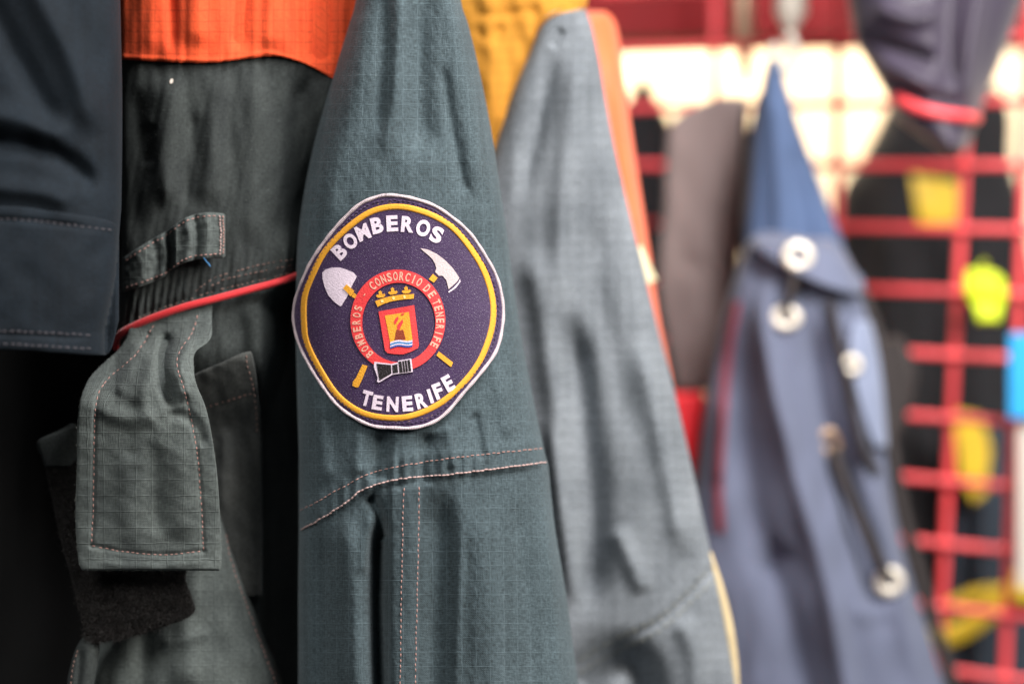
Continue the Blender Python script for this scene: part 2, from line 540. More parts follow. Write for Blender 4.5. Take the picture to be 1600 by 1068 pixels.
def ring_strip(name, centre, width, depth, off, mat, parent, puff=0.35, closed=True, nx=7):
    """raised band following a closed line: rounded across"""
    c = np.asarray(centre, float)
    tn = np.roll(c, -1, 0) - np.roll(c, 1, 0)
    if not closed:
        tn[0] = c[1] - c[0]; tn[-1] = c[-1] - c[-2]
    tn /= np.linalg.norm(tn, axis=1)[:, None]
    nrm = np.stack([-tn[:, 1], tn[:, 0]], 1)
    w = np.broadcast_to(np.asarray(width, float), (len(c),))
    s = np.linspace(-1, 1, nx)
    P2 = c[:, None] + nrm[:, None] * (s[None, :, None] * w[:, None, None] / 2)
    hgt = off + puff * np.sqrt(np.clip(1 - s ** 2, 0, 1)) - np.where(np.abs(s) > 0.99, 0.5, 0)
    dd = depth(P2[..., 0], P2[..., 1]) - hgt[None] * 0.001
    P = W(P2[..., 0], P2[..., 1], dd)
    arc = np.r_[0, np.cumsum(np.linalg.norm(np.diff(c, axis=0), axis=1))] * K * FOCUS
    uv = np.stack([np.repeat(arc[:, None], nx, 1), np.repeat((s * 0.5)[None] * float(np.mean(w)) * K * FOCUS, len(c), 0)], -1)
    idx = np.arange(len(c) * nx).reshape(len(c), nx)
    if closed:
        idx = np.vstack([idx, idx[:1]])
    a = idx[:-1, :-1].ravel(); b = idx[:-1, 1:].ravel(); cc = idx[1:, 1:].ravel(); d = idx[1:, :-1].ravel()
    return link(name, make_mesh(name, P.reshape(-1, 3), np.stack([a, b, cc, d], 1), uv.reshape(-1, 2)), mat, parent)


_glyphs = {}
def glyph(ch, bold):
    key = (ch, bold)
    if key not in _glyphs:
        cu = bpy.data.curves.new('glyph', 'FONT')
        cu.body = ch; cu.size = 1.0; cu.offset = bold; cu.resolution_u = 5
        o = bpy.data.objects.new('glyph', cu)
        COL.objects.link(o)
        dg = bpy.context.evaluated_depsgraph_get()
        me = o.evaluated_get(dg).to_mesh()
        vs = np.array([(v.co.x, v.co.y) for v in me.vertices]); fs = [tuple(p.vertices) for p in me.polygons]
        bpy.data.objects.remove(o); bpy.data.curves.remove(cu)
        lo, hi = vs.min(0), vs.max(0)
        asp = (hi[0] - lo[0]) / (hi[1] - lo[1])
        vs = (vs - (lo + hi) / 2) / (hi - lo)
        _glyphs[key] = (vs, fs, asp)
    return _glyphs[key]


def letter(ch, cx, cy, h, w, rot, depth, off, thick, mat, parent, bold=0.035, step=9.0, name='letter', lean=0.0):
    """rot in degrees, counter-clockwise as seen"""
    vs, fs, asp = glyph(ch, bold)
    x = vs[:, 0] * w + lean * vs[:, 1] * h; y = vs[:, 1] * h
    a = math.radians(rot)
    X = cx + x * math.cos(a) - y * math.sin(a)
    Y = cy - (x * math.sin(a) + y * math.cos(a))
    bm = bmesh.new()
    vv = [bm.verts.new((p, q, 0)) for p, q in zip(X, Y)]
    for f in fs:
        try: bm.faces.new([vv[i] for i in f])
        except ValueError: pass
    bmesh.ops.remove_doubles(bm, verts=bm.verts[:], dist=1e-4)
    return link(name, drape_bm(bm, depth, off, thick, step), mat, parent)


def stitches(name, pts, depth, mat, parent, ln=7.5, gap=2.5, r=0.32, lift=0.1, jitter=0.6, closed=False, skip=0.0):
    """a row of thread stitches, each a small bulging capsule dipping into the cloth at both ends"""
    q = closed_pts(pts, 600) if closed else smooth_pts(pts, 600)
    s = np.r_[0, np.cumsum(np.linalg.norm(np.diff(q, axis=0), axis=1))]
    P, F = [], []
    pos = 0.0
    ns = 6
    while pos + ln < s[-1]:
        L = ln * random.uniform(0.85, 1.12)
        if random.random() >= skip:
            t = pos + np.linspace(0, L, 5)
            x = np.interp(t, s, q[:, 0]); y = np.interp(t, s, q[:, 1])
            jx, jy = random.uniform(-jitter, jitter), random.uniform(-jitter, jitter)
            x = x + jx + np.linspace(-0.3, 0.3, 5) * random.uniform(-1, 1); y = y + jy
            prof = np.array([0.45, 0.9, 1.0, 0.9, 0.45])
            dz = np.array([-1.3, 0.15, 0.5, 0.15, -1.3]) * r + lift
            c = W(x, y, depth(x, y) - dz * 0.001)
            tg = np.gradient(c, axis=0); tg /= np.linalg.norm(tg, axis=1)[:, None]
            n1 = np.cross(tg, np.array([0, 1.0, 0])); n1 /= np.linalg.norm(n1, axis=1)[:, None]
            n2 = np.cross(tg, n1)
            b = len(P)
            for i in range(5):
                for k in range(ns):
                    a = 2 * math.pi * k / ns
                    P.append(c[i] + (n1[i] * math.cos(a) + n2[i] * math.sin(a)) * r * 0.001 * prof[i])
            for i in range(4):
                for k in range(ns):
                    k2 = (k + 1) % ns
                    F.append((b + i * ns + k, b + i * ns + k2, b + (i + 1) * ns + k2, b + (i + 1) * ns + k))
        pos += L + gap * random.uniform(0.6, 1.4)
    o = link(name, make_mesh(name, np.array(P), np.array(F)), mat, parent)
    o['kind'] = 'stuff'
    return o


def sweep(name, C, r, mat, parent, ns=10, closed=False):
    """tube along world points C, radius r (array or number), capped round"""
    C = np.asarray(C, float)
    n = len(C)
    r = np.broadcast_to(np.asarray(r, float), (n,)).copy()
    if not closed:
        r[0] *= 0.3; r[-1] *= 0.3
        tg = np.gradient(C, axis=0)
    else:
        tg = np.roll(C, -1, 0) - np.roll(C, 1, 0)
    tg /= np.linalg.norm(tg, axis=1)[:, None] + 1e-12
    up = np.array([0.13, 1.0, 0.21])
    n1 = np.cross(tg, up); n1 /= np.linalg.norm(n1, axis=1)[:, None]
    n2 = np.cross(tg, n1)
    a = np.linspace(0, 2 * math.pi, ns + 1)
    P = C[:, None] + (n1[:, None] * np.cos(a)[None, :, None] + n2[:, None] * np.sin(a)[None, :, None]) * r[:, None, None]
    arc = np.r_[0, np.cumsum(np.linalg.norm(np.diff(C, axis=0), axis=1))]
    uv = np.stack([np.repeat(arc[:, None], ns + 1, 1), np.repeat((a * float(r.mean()))[None], n, 0)], -1)
    idx = np.arange(n * (ns + 1)).reshape(n, ns + 1)
    if closed:
        idx = np.vstack([idx, idx[:1]])
    q = np.stack([idx[:-1, :-1].ravel(), idx[:-1, 1:].ravel(), idx[1:, 1:].ravel(), idx[1:, :-1].ravel()], 1)
    return link(name, make_mesh(name, P.reshape(-1, 3), q, uv.reshape(-1, 2)), mat, parent)


def fibres(name, pts, depth, mat, parent, length=(0.0012, 0.003), r=0.00005, off=0.0, curl=1.0, lean=(0, -0.6, -0.3), seed=1):
    """loose curly hairs standing on a cloth"""
    rg = np.random.default_rng(seed)
    x, y = pts[:, 0], pts[:, 1]
    c0 = W(x, y, depth(x, y) - off * 0.001)
    n = len(x)
    d = rg.normal(size=(n, 3)) * 0.8 + np.array(lean)
    d /= np.linalg.norm(d, axis=1)[:, None]
    L = rg.uniform(*length, size=n)
    rows = [c0]
    c = c0.copy()
    for k in range(4):
        d = d + rg.normal(size=(n, 3)) * 0.55 * curl
        d /= np.linalg.norm(d, axis=1)[:, None]
        c = c + d * (L / 4)[:, None]
        rows.append(c.copy())
    C = np.stack(rows, 1)
    s1 = np.cross(d, rg.normal(size=(n, 3))); s1 /= np.linalg.norm(s1, axis=1)[:, None]
    s2 = np.cross(d, s1)
    V = []
    for k in range(3):
        a = 2 * math.pi * k / 3
        V.append(C + (s1 * math.cos(a) + s2 * math.sin(a))[:, None] * (r * np.array([1, 1, 0.9, 0.7, 0.3]))[None, :, None])
    V = np.stack(V, 2)                      # n,5,3,3
    idx = np.arange(n * 15).reshape(n, 5, 3)
    q = []
    for k in range(3):
        k2 = (k + 1) % 3
        q.append(np.stack([idx[:, :-1, k].ravel(), idx[:, :-1, k2].ravel(), idx[:, 1:, k2].ravel(), idx[:, 1:, k].ravel()], 1))
    o = link(name, make_mesh(name, V.reshape(-1, 3), np.vstack(q)), mat, parent)
    o['kind'] = 'stuff'
    return o


def ellipse(cx, cy, a, b, n=120, rot=0.0):
    t = np.linspace(0, 2 * math.pi, n, endpoint=False)
    x, y = a * np.cos(t), b * np.sin(t)
    r = math.radians(rot)
    return np.stack([cx + x * math.cos(r) - y * math.sin(r), cy + x * math.sin(r) + y * math.cos(r)], 1)


# ------------------------------------------------------------------ background: wall, beam, grid
wall = link('wall', make_mesh('wall', W([200, 2600, 2600, 200], [-900, -900, 1900, 1900], [1.62] * 4), [(0, 1, 2, 3)]), M['cream'])
tag(wall, 'bright cream painted wall at the back', kind='structure')


def box_px(name, x0, x1, y0, y1, d, th, mat, parent=None, bev=0.002):
    """bevelled box: front face at d, th metres deep"""
    bm = bmesh.new()
    a = W([x0, x1, x1, x0], [y1, y1, y0, y0], [d] * 4)
    f = [bm.verts.new(p) for p in a]
    b = [bm.verts.new((p[0], p[1] + th, p[2])) for p in a]
    bm.faces.new(f); bm.faces.new(b[::-1])
    for i in range(4):
        j = (i + 1) % 4
        bm.faces.new((f[j], f[i], b[i], b[j]))
    bmesh.ops.recalc_face_normals(bm, faces=bm.faces[:])
    bmesh.ops.bevel(bm, geom=bm.edges[:], offset=bev, segments=2, profile=0.5, affect='EDGES')
    me = bpy.data.meshes.new(name); bm.to_mesh(me); bm.free()
    return link(name, me, mat, parent)


bm_ = box_px('beam', 900, 1700, -260, 58, 1.22, 0.06, M['beam'])
tag(bm_, 'dark red painted beam across the top of the background', 'beam')

grid = thing('grid_panel', 1400, 1200, 1.10, 'red enamelled steel wire grid panel behind the blue overalls', 'grid panel')
GX = [(1118, 1128), (1309, 1302), (1512, 1466), (1604, 1570)]
def gd(px):            # the panel stands a little askew: nearer on the right
    return 1.10 - (px - 1300) * 0.00012
for xt, xb in GX:
    y0, y1 = -260, 1330
    C = []
    for y in np.linspace(y0, y1, 24):
        x = xt + (xb - xt) * (y - 150) / 900.0
        C.append(W(x, y, gd(x)))
    sweep('vertical_wire', C, 0.0034, M['redbar'], grid, 8)
for k in range(-3, 13):
    yl, yr = 168 + 90.5 * k, 158 + 100.5 * k
    C = []
    for x in np.linspace(930, 1720, 24):
        C.append(W(x, yl + (yr - yl) * (x - 1010) / 590.0, gd(x) - 0.006))
    sweep('horizontal_wire', C, 0.0033, M['redbar'], grid, 8)

# dark garments hanging behind the grid
t = thing('black_jacket', 1450, 1250, 1.28, 'black work jacket with one yellow patch hanging behind the red grid', 'jacket')
bj = Surf([(135, 1400, 1560), (180, 1380, 1580), (250, 1345, 1580), (330, 1308, 1600), (600, 1300, 1640), (900, 1290, 1650), (1250, 1280, 1660)], 1.30, 0.04, 0.04, 2.6,
          strokes=[([(1390, 260), (1385, 1100)], 26, 14), ([(1450, 300), (1460, 1100)], 22, -14), ([(1530, 260), (1540, 1100)], 26, 12)], cap=(40, 0), noise=[(3, 3.0, 160, 300)])
bj.build('body', M['black'], t, 60, 80)
decal('yellow_band', [[(1424, 272), (1497, 285), (1500, 345), (1470, 352), (1436, 348)]], bj.depth, 3, 3, M['band'], t, 20)

t = thing('slate_trousers', 1540, 1250, 1.24, 'dark slate trousers with curved yellow bands behind the grid at lower right', 'trousers')
sl = Surf([(655, 1535, 1575), (720, 1500, 1600), (900, 1480, 1640), (1250, 1450, 1680)], 1.235, 0.02, 0.01, 2.4,
          strokes=[([(1540, 700), (1530, 1200)], 20, 9), ([(1510, 720), (1490, 1200)], 14, -9)], cap=(30, 0))
sl.build('leg', M['slate'], t, 40, 60)

sl_d = lambda x, y: np.full(np.shape(x), 1.205)
decal('yellow_band', [[(1490, 640), (1532, 648), (1548, 700), (1540, 770), (1522, 784), (1500, 740)]], sl_d, 3, 3, M['band'], t, 20)
ring_strip('yellow_band', smooth_pts([(1440, 1000), (1500, 985), (1550, 950), (1600, 900), (1660, 850)], 50), 30, sl_d, 3, M['band'], t, 2, closed=False)
ring_strip('yellow_band', smooth_pts([(1470, 955), (1520, 930), (1570, 925), (1650, 940)], 50), 20, sl_d, 6, M['band'], t, 2, closed=False)
t = thing('black_coat', 1000, 1000, 1.25, 'black coat with pointed shoulder behind the red wires and orange jacket', 'coat')
bc = Surf([(118, 1001, 1009), (150, 985, 1025), (200, 955, 1050), (300, 900, 1075), (500, 890, 1090), (800, 890, 1110), (1200, 890, 1130)], 1.25, 0.03, 0.03, 2.2, cap=(12, 0))
bc.build('body', M['black'], t, 40, 60)

o = box_px('blue_card', 1577, 1680, 520, 655, 1.02, 0.004, M['poster'])
tag(o, 'sky blue card at the right edge beside the grid', 'card')
o = box_px('white_card', 1590, 1690, 662, 920, 1.03, 0.004, M['card'])
tag(o, 'white card under the sky blue card at right edge', 'card')

t = thing('neon_tag', 1540, 505, 1.03, 'neon yellow plastic tag hanging on the red grid', 'tag')
nt = Surf([(420, 1512, 1545), (432, 1508, 1566), (452, 1506, 1572), (466, 1512, 1572), (482, 1522, 1566), (504, 1526, 1562)], 1.04, 0.006, 0.003, 4, cap=(6, 6),
          strokes=[([(1508, 470), (1572, 476)], 6, -3)])
nt.build('plate', M['neon'], t, 24, 24)
sweep('loop', W([1535, 1533, 1538, 1544], [425, 414, 408, 416], [1.03, 1.03, 1.05, 1.08]), 0.0012, M['neon'], t, 6)

# metal hook and brown pole
t = thing('metal_hook', 1236, 130, 1.0, 'pale metal hook hanging over the blue strap', 'hook')
sweep('stem', W([1236, 1236, 1236, 1234], [-260, -60, 20, 55], [1.0] * 4), [0.009, 0.009, 0.0115, 0.007], M['steel'], t, 12)
a = np.linspace(-0.5 * math.pi, 1.2 * math.pi, 24)
sweep('hook', W(1226 + 16 * np.cos(a), 82 - 26 * np.sin(-a), np.full(24, 1.0)), 0.0042, M['steel'], t, 10)
o = sweep('brown_pole', W([1160, 1160, 1163, 1166], [-260, 0, 60, 130], [1.12] * 4), 0.0085, M['brass'], None, 10)
tag(o, 'thin brown metal pole left of the pale hook', 'pole')

# brown felt cloth
t = thing('brown_cloth', 1095, 610, 1.02, 'brown grey felt garment hanging left of the blue overalls', 'garment')
br = Surf([(150, 1128, 1166), (162, 1092, 1169), (178, 1064, 1170), (206, 1044, 1170), (320, 1036, 1165), (450, 1028, 1150), (560, 1046, 1140), (612, 1056, 1128)], 1.03, 0.010, 0.012, 5, cap=(12, 8),
          strokes=[([(1090, 180), (1085, 600)], 22, 2), ([(1130, 200), (1120, 580)], 14, -1.5), ([(1060, 400), (1110, 430)], 14, -2)], noise=[(5, 0.8, 60, 160)])
br.build('panel', M['brown'], t, 50, 70)
ring_strip('edge_trim', smooth_pts([(1166, 165), (1160, 320), (1146, 450), (1132, 600)], 50), 10, br.depth, 1.0, M['trim'], t, 2, closed=False)
t = thing('red_pouch', 1080, 745, 0.97, 'bright red cloth pouch below the brown felt garment', 'pouch')
rp = Surf([(612, 1030, 1100), (640, 1030, 1104), (700, 1040, 1100), (750, 1052, 1092)], 0.97, 0.012, 0.006, 3, cap=(8, 8))
rp.build('pouch', M['red_thing'], t, 24, 30)

# ------------------------------------------------------------------ blue overalls with eyelets
ov = thing('blue_overalls', 1320, 1250, 0.95, 'slate blue overalls with metal eyelets hanging from the pale hook', 'overalls')
st = Surf([(92, 1200, 1216), (120, 1192, 1226), (200, 1178, 1250), (300, 1170, 1288), (400, 1162, 1322), (470, 1162, 1330)], 0.975, 0.016, 0.008, 2.2, cap=(6, 0),
          strokes=[([(1210, 130), (1222, 420)], 13, 5), ([(1240, 220), (1275, 420)], 10, -4)])
st.build('strap', M['navy_deep'], ov, 50, 70)
sweep('strap_edge', W([1186, 1172, 1165, 1162], [150, 240, 330, 420], [0.975] * 4), 0.004, M['trim'], ov, 8)
od = Surf([(372, 1172, 1300), (400, 1160, 1325), (450, 1142, 1345), (520, 1124, 1366), (600, 1108, 1380), (700, 1092, 1388), (800, 1080, 1400),
           (900, 1076, 1424), (1000, 1084, 1456), (1068, 1092, 1478), (1280, 1110, 1540)], 0.945, 0.032, 0.03, 2.4, cap=(14, 0),
          strokes=[([(1190, 400), (1200, 560), (1250, 760), (1300, 940), (1350, 1250)], 19, 14), ([(1165, 470), (1160, 640), (1180, 800), (1240, 1000), (1290, 1250)], 28, -13),
                   ([(1270, 480), (1280, 620), (1330, 800), (1390, 1000)], 18, -11), ([(1330, 500), (1345, 700), (1400, 900), (1440, 1100)], 14, 6),
                   ([(1130, 620), (1126, 760)], 10, 5), ([(1230, 850), (1190, 900)], 22, -5), ([(1330, 960), (1400, 950)], 16, 4)], noise=[(8, 2.0, 90, 220)])
od.build('body', M['navy'], ov, 90, 120)
ring_strip('red_tint_strip', smooth_pts([(1150, 470), (1136, 560), (1128, 660), (1122, 760), (1124, 830)], 50), 15, od.depth, 1.0, M['red_reflect'], ov, 1.5, closed=False)  # strip painting in the red tint reflected on the left folds
fl = Surf([(1176, 366, 385), (1200, 362, 402), (1245, 368, 428), (1290, 385, 448), (1330, 415, 458), (1350, 436, 456)], lambda x, y: od.depth(x, y, False) - 0.006 - 0.00012 * np.clip(y - 380, 0, 99), 0.004, 0.003, 4, swap=True, cap=(8, 8))
fl.build('flap', M['navy'], ov, 30, 50)
pb = Surf([(500, 1334, 1362), (540, 1326, 1376), (600, 1334, 1384), (660, 1352, 1388), (700, 1368, 1386)], lambda x, y: od.depth(x, y, False) - 0.006, 0.004, 0.003, 3, cap=(10, 10))
pb.build('side_panel', M['pale_blue'], ov, 24, 40)
ring_strip('dark_trim', smooth_pts([(1335, 440), (1352, 470), (1380, 560), (1392, 690), (1412, 800), (1448, 930), (1490, 1070), (1540, 1230)], 80), 20,
           lambda x, y: np.full(np.shape(x), 0.94), 4, M['trim'], ov, 4, closed=False)
ring_strip('dark_trim', smooth_pts([(1296, 470), (1312, 540), (1325, 600), (1345, 690), (1372, 740)], 60), 13, od.depth, 5, M['trim'], ov, 3, closed=False)


def eyelet(x, y, depth, off, r, tilt=1.0, parent=ov, mat='steel'):
    a = np.linspace(0, 2 * math.pi, 33)[:-1]
    prof = [(0.36, -0.6), (0.42, 0.3), (0.60, 0.9), (0.82, 0.75), (1.0, 0.0), (1.02, -1.2)]
    d0 = float(depth(np.array([x]), np.array([y]))[0]) - off
    P = []
    for rr, h in prof:
        P.append(W(x + r * rr * np.cos(a), y + r * rr * tilt * np.sin(a), np.full(32, d0 - h * 0.0016)))
    P = np.array(P)
    idx = np.arange(len(prof) * 32).reshape(len(prof), 32)
    idx = np.hstack([idx, idx[:, :1]])
    q = np.stack([idx[:-1, :-1].ravel(), idx[:-1, 1:].ravel(), idx[1:, 1:].ravel(), idx[1:, :-1].ravel()], 1)
    return link('eyelet', make_mesh('eyelet', P.reshape(-1, 3), q), M[mat], parent)


eyelet(1247, 400, fl.depth, 0.001, 25)
eyelet(1228, 496, od.depth, 0.003, 25, 0.8)
eyelet(1297, 690, od.depth, 0.003, 23, mat='brass')
eyelet(1390, 908, od.depth, 0.003, 24)
eyelet(1331, 570, pb.depth, 0.002, 17, mat='steel')
x = np.array([1298, 1305, 1320, 1345, 1368, 1382, 1390.0]); y = np.array([692, 715, 755, 815, 865, 892, 906.0])
sweep('cord', W(x, y, od.depth(x, y) - np.array([0.004, 0.010, 0.012, 0.013, 0.012, 0.010, 0.004])), 0.0038, M['trim'], ov, 8)
x = np.array([1247, 1240, 1232, 1228.0]); y = np.array([402, 435, 470, 494.0])
sweep('cord', W(x, y, [0.905, 0.903, 0.902, 0.908]), 0.0032, M['trim'], ov, 8)
t = thing('black_pouch', 1400, 650, 1.0, 'small black pouch between the blue overalls and the red grid', 'pouch')
kp = Surf([(525, 1385, 1405), (545, 1375, 1420), (580, 1372, 1432), (625, 1376, 1425), (680, 1382, 1408)], 1.0, 0.016, 0.01, 2.2, cap=(10, 10))
kp.build('pouch', M['trim'], t, 24, 30)

# plum bag at the top right
t = thing('plum_bag', 1470, 235, 0.92, 'plum grey nylon bag with red piping at the top right', 'bag')
pbg = Surf([(-260, 1290, 1690), (-80, 1312, 1630), (0, 1324, 1600), (60, 1336, 1578), (110, 1362, 1558), (150, 1386, 1541), (185, 1402, 1528), (215, 1440, 1518), (238, 1475, 1508)], 0.945, 0.05, 0.03, 2.1, cap=(0, 10),
           strokes=[([(1335, 50), (1400, 75), (1470, 100)], 11, -9), ([(1360, 95), (1420, 120), (1470, 150)], 10, 7), ([(1380, 120), (1420, 140), (1500, 165)], 10, -8),
                    ([(1540, -60), (1520, 60), (1505, 170)], 15, 8), ([(1490, -60), (1480, 60), (1490, 150)], 16, -8), ([(1360, 10), (1430, 30), (1470, 10)], 13, 7)])
pbg.build('body', M['plum'], t, 80, 80)
x, y = smooth_pts([(1398, 150), (1430, 168), (1470, 178), (1528, 186)], 40).T
sweep('red_piping', W(x, y, pbg.depth(x, y) - 0.001), 0.0038, M['redbar'], t, 10)

# ------------------------------------------------------------------ high-visibility jacket and grey jacket
hv = thing('orange_jacket', 960, 1250, 0.79, 'bright high visibility orange jacket mostly hidden behind the grey sleeve', 'jacket')
hj = Surf([(18, 870, 945), (30, 830, 958), (60, 790, 967), (200, 780, 986), (380, 800, 1013), (490, 820, 1029), (560, 830, 1043), (640, 840, 1058), (740, 850, 1074), (860, 860, 1090), (1000, 880, 1100), (1250, 880, 1110)],
          0.80, 0.03, 0.03, 2.4, cap=(12, 0), strokes=[([(950, 60), (975, 240), (1000, 400), (1040, 600)], 9, 4)])
hj.build('sleeve', M['hivis'], hv, 60, 120)
ring_strip('reflective_band', smooth_pts([(968, 402), (985, 414), (1000, 416), (1014, 410)], 30), 58, hj.depth, 1.5, M['ivory'], hv, 0.8, closed=False)

gj = thing('grey_jacket', 930, 1250, 0.73, 'washed grey ripstop jacket with ochre yellow yoke, behind the badge sleeve', 'jacket')
yk = Surf([(-260, 640, 925), (-60, 640, 922), (0, 640, 918), (14, 640, 914), (60, 640, 880), (140, 640, 850), (250, 640, 800), (420, 640, 780)], 0.738, 0.019, 0.03, 2.6,
          strokes=[([(742, 40), (760, 60), (790, 40)], 8, -2), ([(850, 16), (800, 20), (740, 24)], 5, -2), ([(760, -40), (770, 220)], 16, 3), ([(880, -60), (880, 10)], 14, -2)], noise=[(4, 0.8, 60, 120)])
yk.build('yoke', M['yellow'], gj, 70, 120)
gs = Surf([(15, 874, 914), (22, 858, 918), (40, 842, 925), (90, 822, 936), (150, 797, 946), (235, 769, 962), (330, 742, 984), (400, 725, 1001), (520, 720, 1030), (640, 730, 1061), (760, 740, 1088), (860, 750, 1110), (960, 760, 1131), (1068, 770, 1150), (1280, 790, 1180)],
          0.730, 0.019, 0.03, 3.2, cap=(8, 0),
          strokes=[([(872, 70), (835, 220), (812, 330)], 14, -4, 'g', 0.3), ([(880, 46), (862, 76)], 8, -2), ([(905, 60), (880, 300), (870, 520)], 20, 5),
                   ([(945, 330), (930, 430), (960, 560), (985, 700)], 22, -3.5), ([(830, 380), (860, 560), (880, 700)], 22, 6), ([(890, 480), (915, 680), (925, 860), (910, 980)], 26, -11),
                   ([(860, 640), (880, 800), (905, 960)], 15, 6), ([(1000, 520), (1040, 720), (1075, 880)], 20, 6), ([(960, 820), (1010, 930)], 16, 4),
                   ([(905, 1036), (960, 1005), (1030, 970), (1075, 930), (1112, 890)], 5, -3.0, 'g', 0.0),
                   ([(890, 1090), (945, 1042), (990, 1046), (1010, 1120)], 34, -20), ([(1060, 960), (1085, 1020), (1090, 1100)], 18, 5)],
          noise=[(11, 0.5, 90, 260)])
gs.build('sleeve', M['grey'], gj, 150, 300)
stitches('stitching', [(905, 1030), (960, 999), (1030, 964), (1075, 924), (1112, 884)], gs.depth, M['muted'], gj, 9, 5, 0.4)
stitches('stitching', [(905, 1050), (960, 1019), (1030, 984), (1075, 944), (1116, 904)], gs.depth, M['muted'], gj, 9, 5, 0.4)
ring_strip('cuff_lining', smooth_pts([(1108, 862), (1122, 910), (1136, 970), (1146, 1030), (1152, 1090)], 50), [8 + 8 * math.sin(i / 49 * 3.1) for i in range(50)], lambda x, y: np.full(np.shape(x), 0.728), 2, M['tan'], gj, 2, closed=False)
ring_strip('shoulder_seam', smooth_pts([(905, 12), (868, 22), (843, 42), (822, 90), (797, 150), (769, 235)], 60), 5, lambda x, y: np.minimum(gs.depth(x, y), yk.depth(x, y)), 0.6, M['yellow'], gj, 0.5, closed=False)

# ------------------------------------------------------------------ left navy jacket
lj = thing('navy_jacket', 60, 552, 0.56, 'dark navy twill jacket with stitched hem band at the left edge', 'jacket')
lb = Surf([(-260, -330, 184), (0, -320, 188), (150, -320, 191), (300, -320, 190), (345, -320, 188), (450, -320, 178), (546, -320, 158)], 0.585, 0.034, 0.035, 2.8,
          strokes=[([(-30, -20), (40, 110), (95, 210)], 20, -5), ([(30, -60), (110, 90), (150, 220)], 22, 5), ([(-40, 215), (60, 232), (120, 262), (148, 305)], 15, -6), ([(-60, 170), (40, 190), (110, 220)], 18, 4),
                   ([(-40, 290), (60, 300), (120, 320)], 16, 4)], noise=[(21, 0.8, 120, 160)])
lb.build('body', M['navy_left'], lj, 110, 160)
lband = Surf([(-300, 318, 548), (0, 322, 546), (80, 330, 550), (150, 340, 554), (172, 346, 548), (186, 352, 500)], lambda x, y: lb.depth(x, np.minimum(y, 520.0)) - 0.0025, 0.0022, 0.0015, 6, swap=True, cap=(0, 8),
             strokes=[([(-300, 343), (0, 343), (90, 350), (180, 362)], 5, -1.2), ([(-300, 522), (0, 522), (90, 526), (160, 530)], 4, -0.8)], noise=[(22, 0.35, 110, 90)])
lband.build('hem_band', M['navy_left'], lj, 70, 150)
stitches('stitching', [(-200, 341), (0, 342), (90, 349), (178, 360)], lband.depth, M['thread_grey'], lj, 8, 3, 0.3)
stitches('stitching', [(-200, 517), (0, 517), (80, 520), (150, 524)], lband.depth, M['thread_grey'], lj, 8, 3, 0.3)
stitches('stitching', [(-200, 538), (0, 537), (80, 541), (150, 545)], lband.depth, M['thread_grey'], lj, 8, 3, 0.3)

dt = thing('shade_backing', 60, 1250, 0.72, 'shade black sheet added for the dark gap behind the velcro strap', 'trousers')  # near-black sheet standing for the deep shade between garments
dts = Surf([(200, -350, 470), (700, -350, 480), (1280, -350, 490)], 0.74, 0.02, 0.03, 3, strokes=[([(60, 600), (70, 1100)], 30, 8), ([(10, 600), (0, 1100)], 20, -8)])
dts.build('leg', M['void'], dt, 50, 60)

# ------------------------------------------------------------------ firefighter's jacket: body, yoke, sleeve, badge
fj = thing('firefighter_jacket', 600, 1250, 0.63, 'dark green ripstop jacket with orange yoke and round purple embroidered sleeve badge', 'jacket')

def body_pucker(x, y):
    yb = np.interp(x, [180, 240, 290, 340, 400, 460], [525, 495, 478, 466, 450, 430]) - 28
    return 0.7 * np.sin(x * 0.55 + 0.08 * y) * np.exp(-((y - yb) / 26.0) ** 2) + 0.4 * np.sin(x * 0.93 + 1.0) * np.exp(-((y - yb) / 18.0) ** 2)

body = Surf([(-260, 160, 640), (0, 178, 620), (300, 190, 600), (450, 186, 590), (530, 180, 590), (560, 186, 590), (700, 210, 590), (850, 230, 590), (1000, 230, 590), (1280, 230, 590)],
            lambda x, y: 0.652 + (x - 200) * 0.00003 + 0.022 * sstep((y - 540) / 140.0) + 0.010 * sstep((85 - y) / 35.0) + 0.035 * sstep((x - 400 + 40 * sstep((480 - y) / 60.0) * -1) / 75.0) * sstep((y - 140) / 200.0), 0.024, 0.03, 3.0,
            strokes=[([(268, 110), (262, 200), (258, 330)], 22, 4), ([(215, 130), (212, 300), (205, 380)], 16, -2.6), ([(305, 170), (300, 260), (290, 330)], 15, -2.0),
                     ([(345, 110), (335, 250), (320, 330)], 16, 3), ([(405, 110), (400, 230), (390, 390)], 20, 2.5), ([(480, 100), (462, 200), (445, 400)], 22, -6),
                     ([(235, 190), (228, 260)], 9, -2), ([(380, 480), (376, 700)], 14, -3), ([(192, 505), (290, 470), (400, 441), (462, 422)], 7, -1.5)],
            noise=[(31, 0.7, 50, 200), (32, 0.35, 26, 60)], extra=body_pucker)
body.build('body', M['body'], fj, 150, 320)

yoke = Surf([(172, -260, 92), (190, -260, 93), (260, -260, 97), (330, -260, 98), (390, -260, 91), (430, -260, 88), (470, -260, 97), (515, -260, 120), (560, -260, 150), (600, -260, 190)],
            lambda x, y: body.depth(x, np.clip(y, 90, 999), True) - 0.0016, 0.0012, 0.001, 10, swap=True,
            strokes=[([(230, -100), (240, 40), (236, 95)], 16, 2.5), ([(262, -100), (268, 90)], 8, -2), ([(300, -100), (310, 80)], 20, 3), ([(380, -80), (372, 85)], 14, -3.2), ([(430, -80), (420, 85)], 20, 2.8),
                     ([(505, -40), (498, 105)], 16, -4.5), ([(172, 88), (330, 94), (390, 87), (430, 84), (515, 116)], 3, 0.5, 'g', 0)], noise=[(41, 0.35, 40, 120)])
yoke.build('yoke', M['orange'], fj, 110, 140)

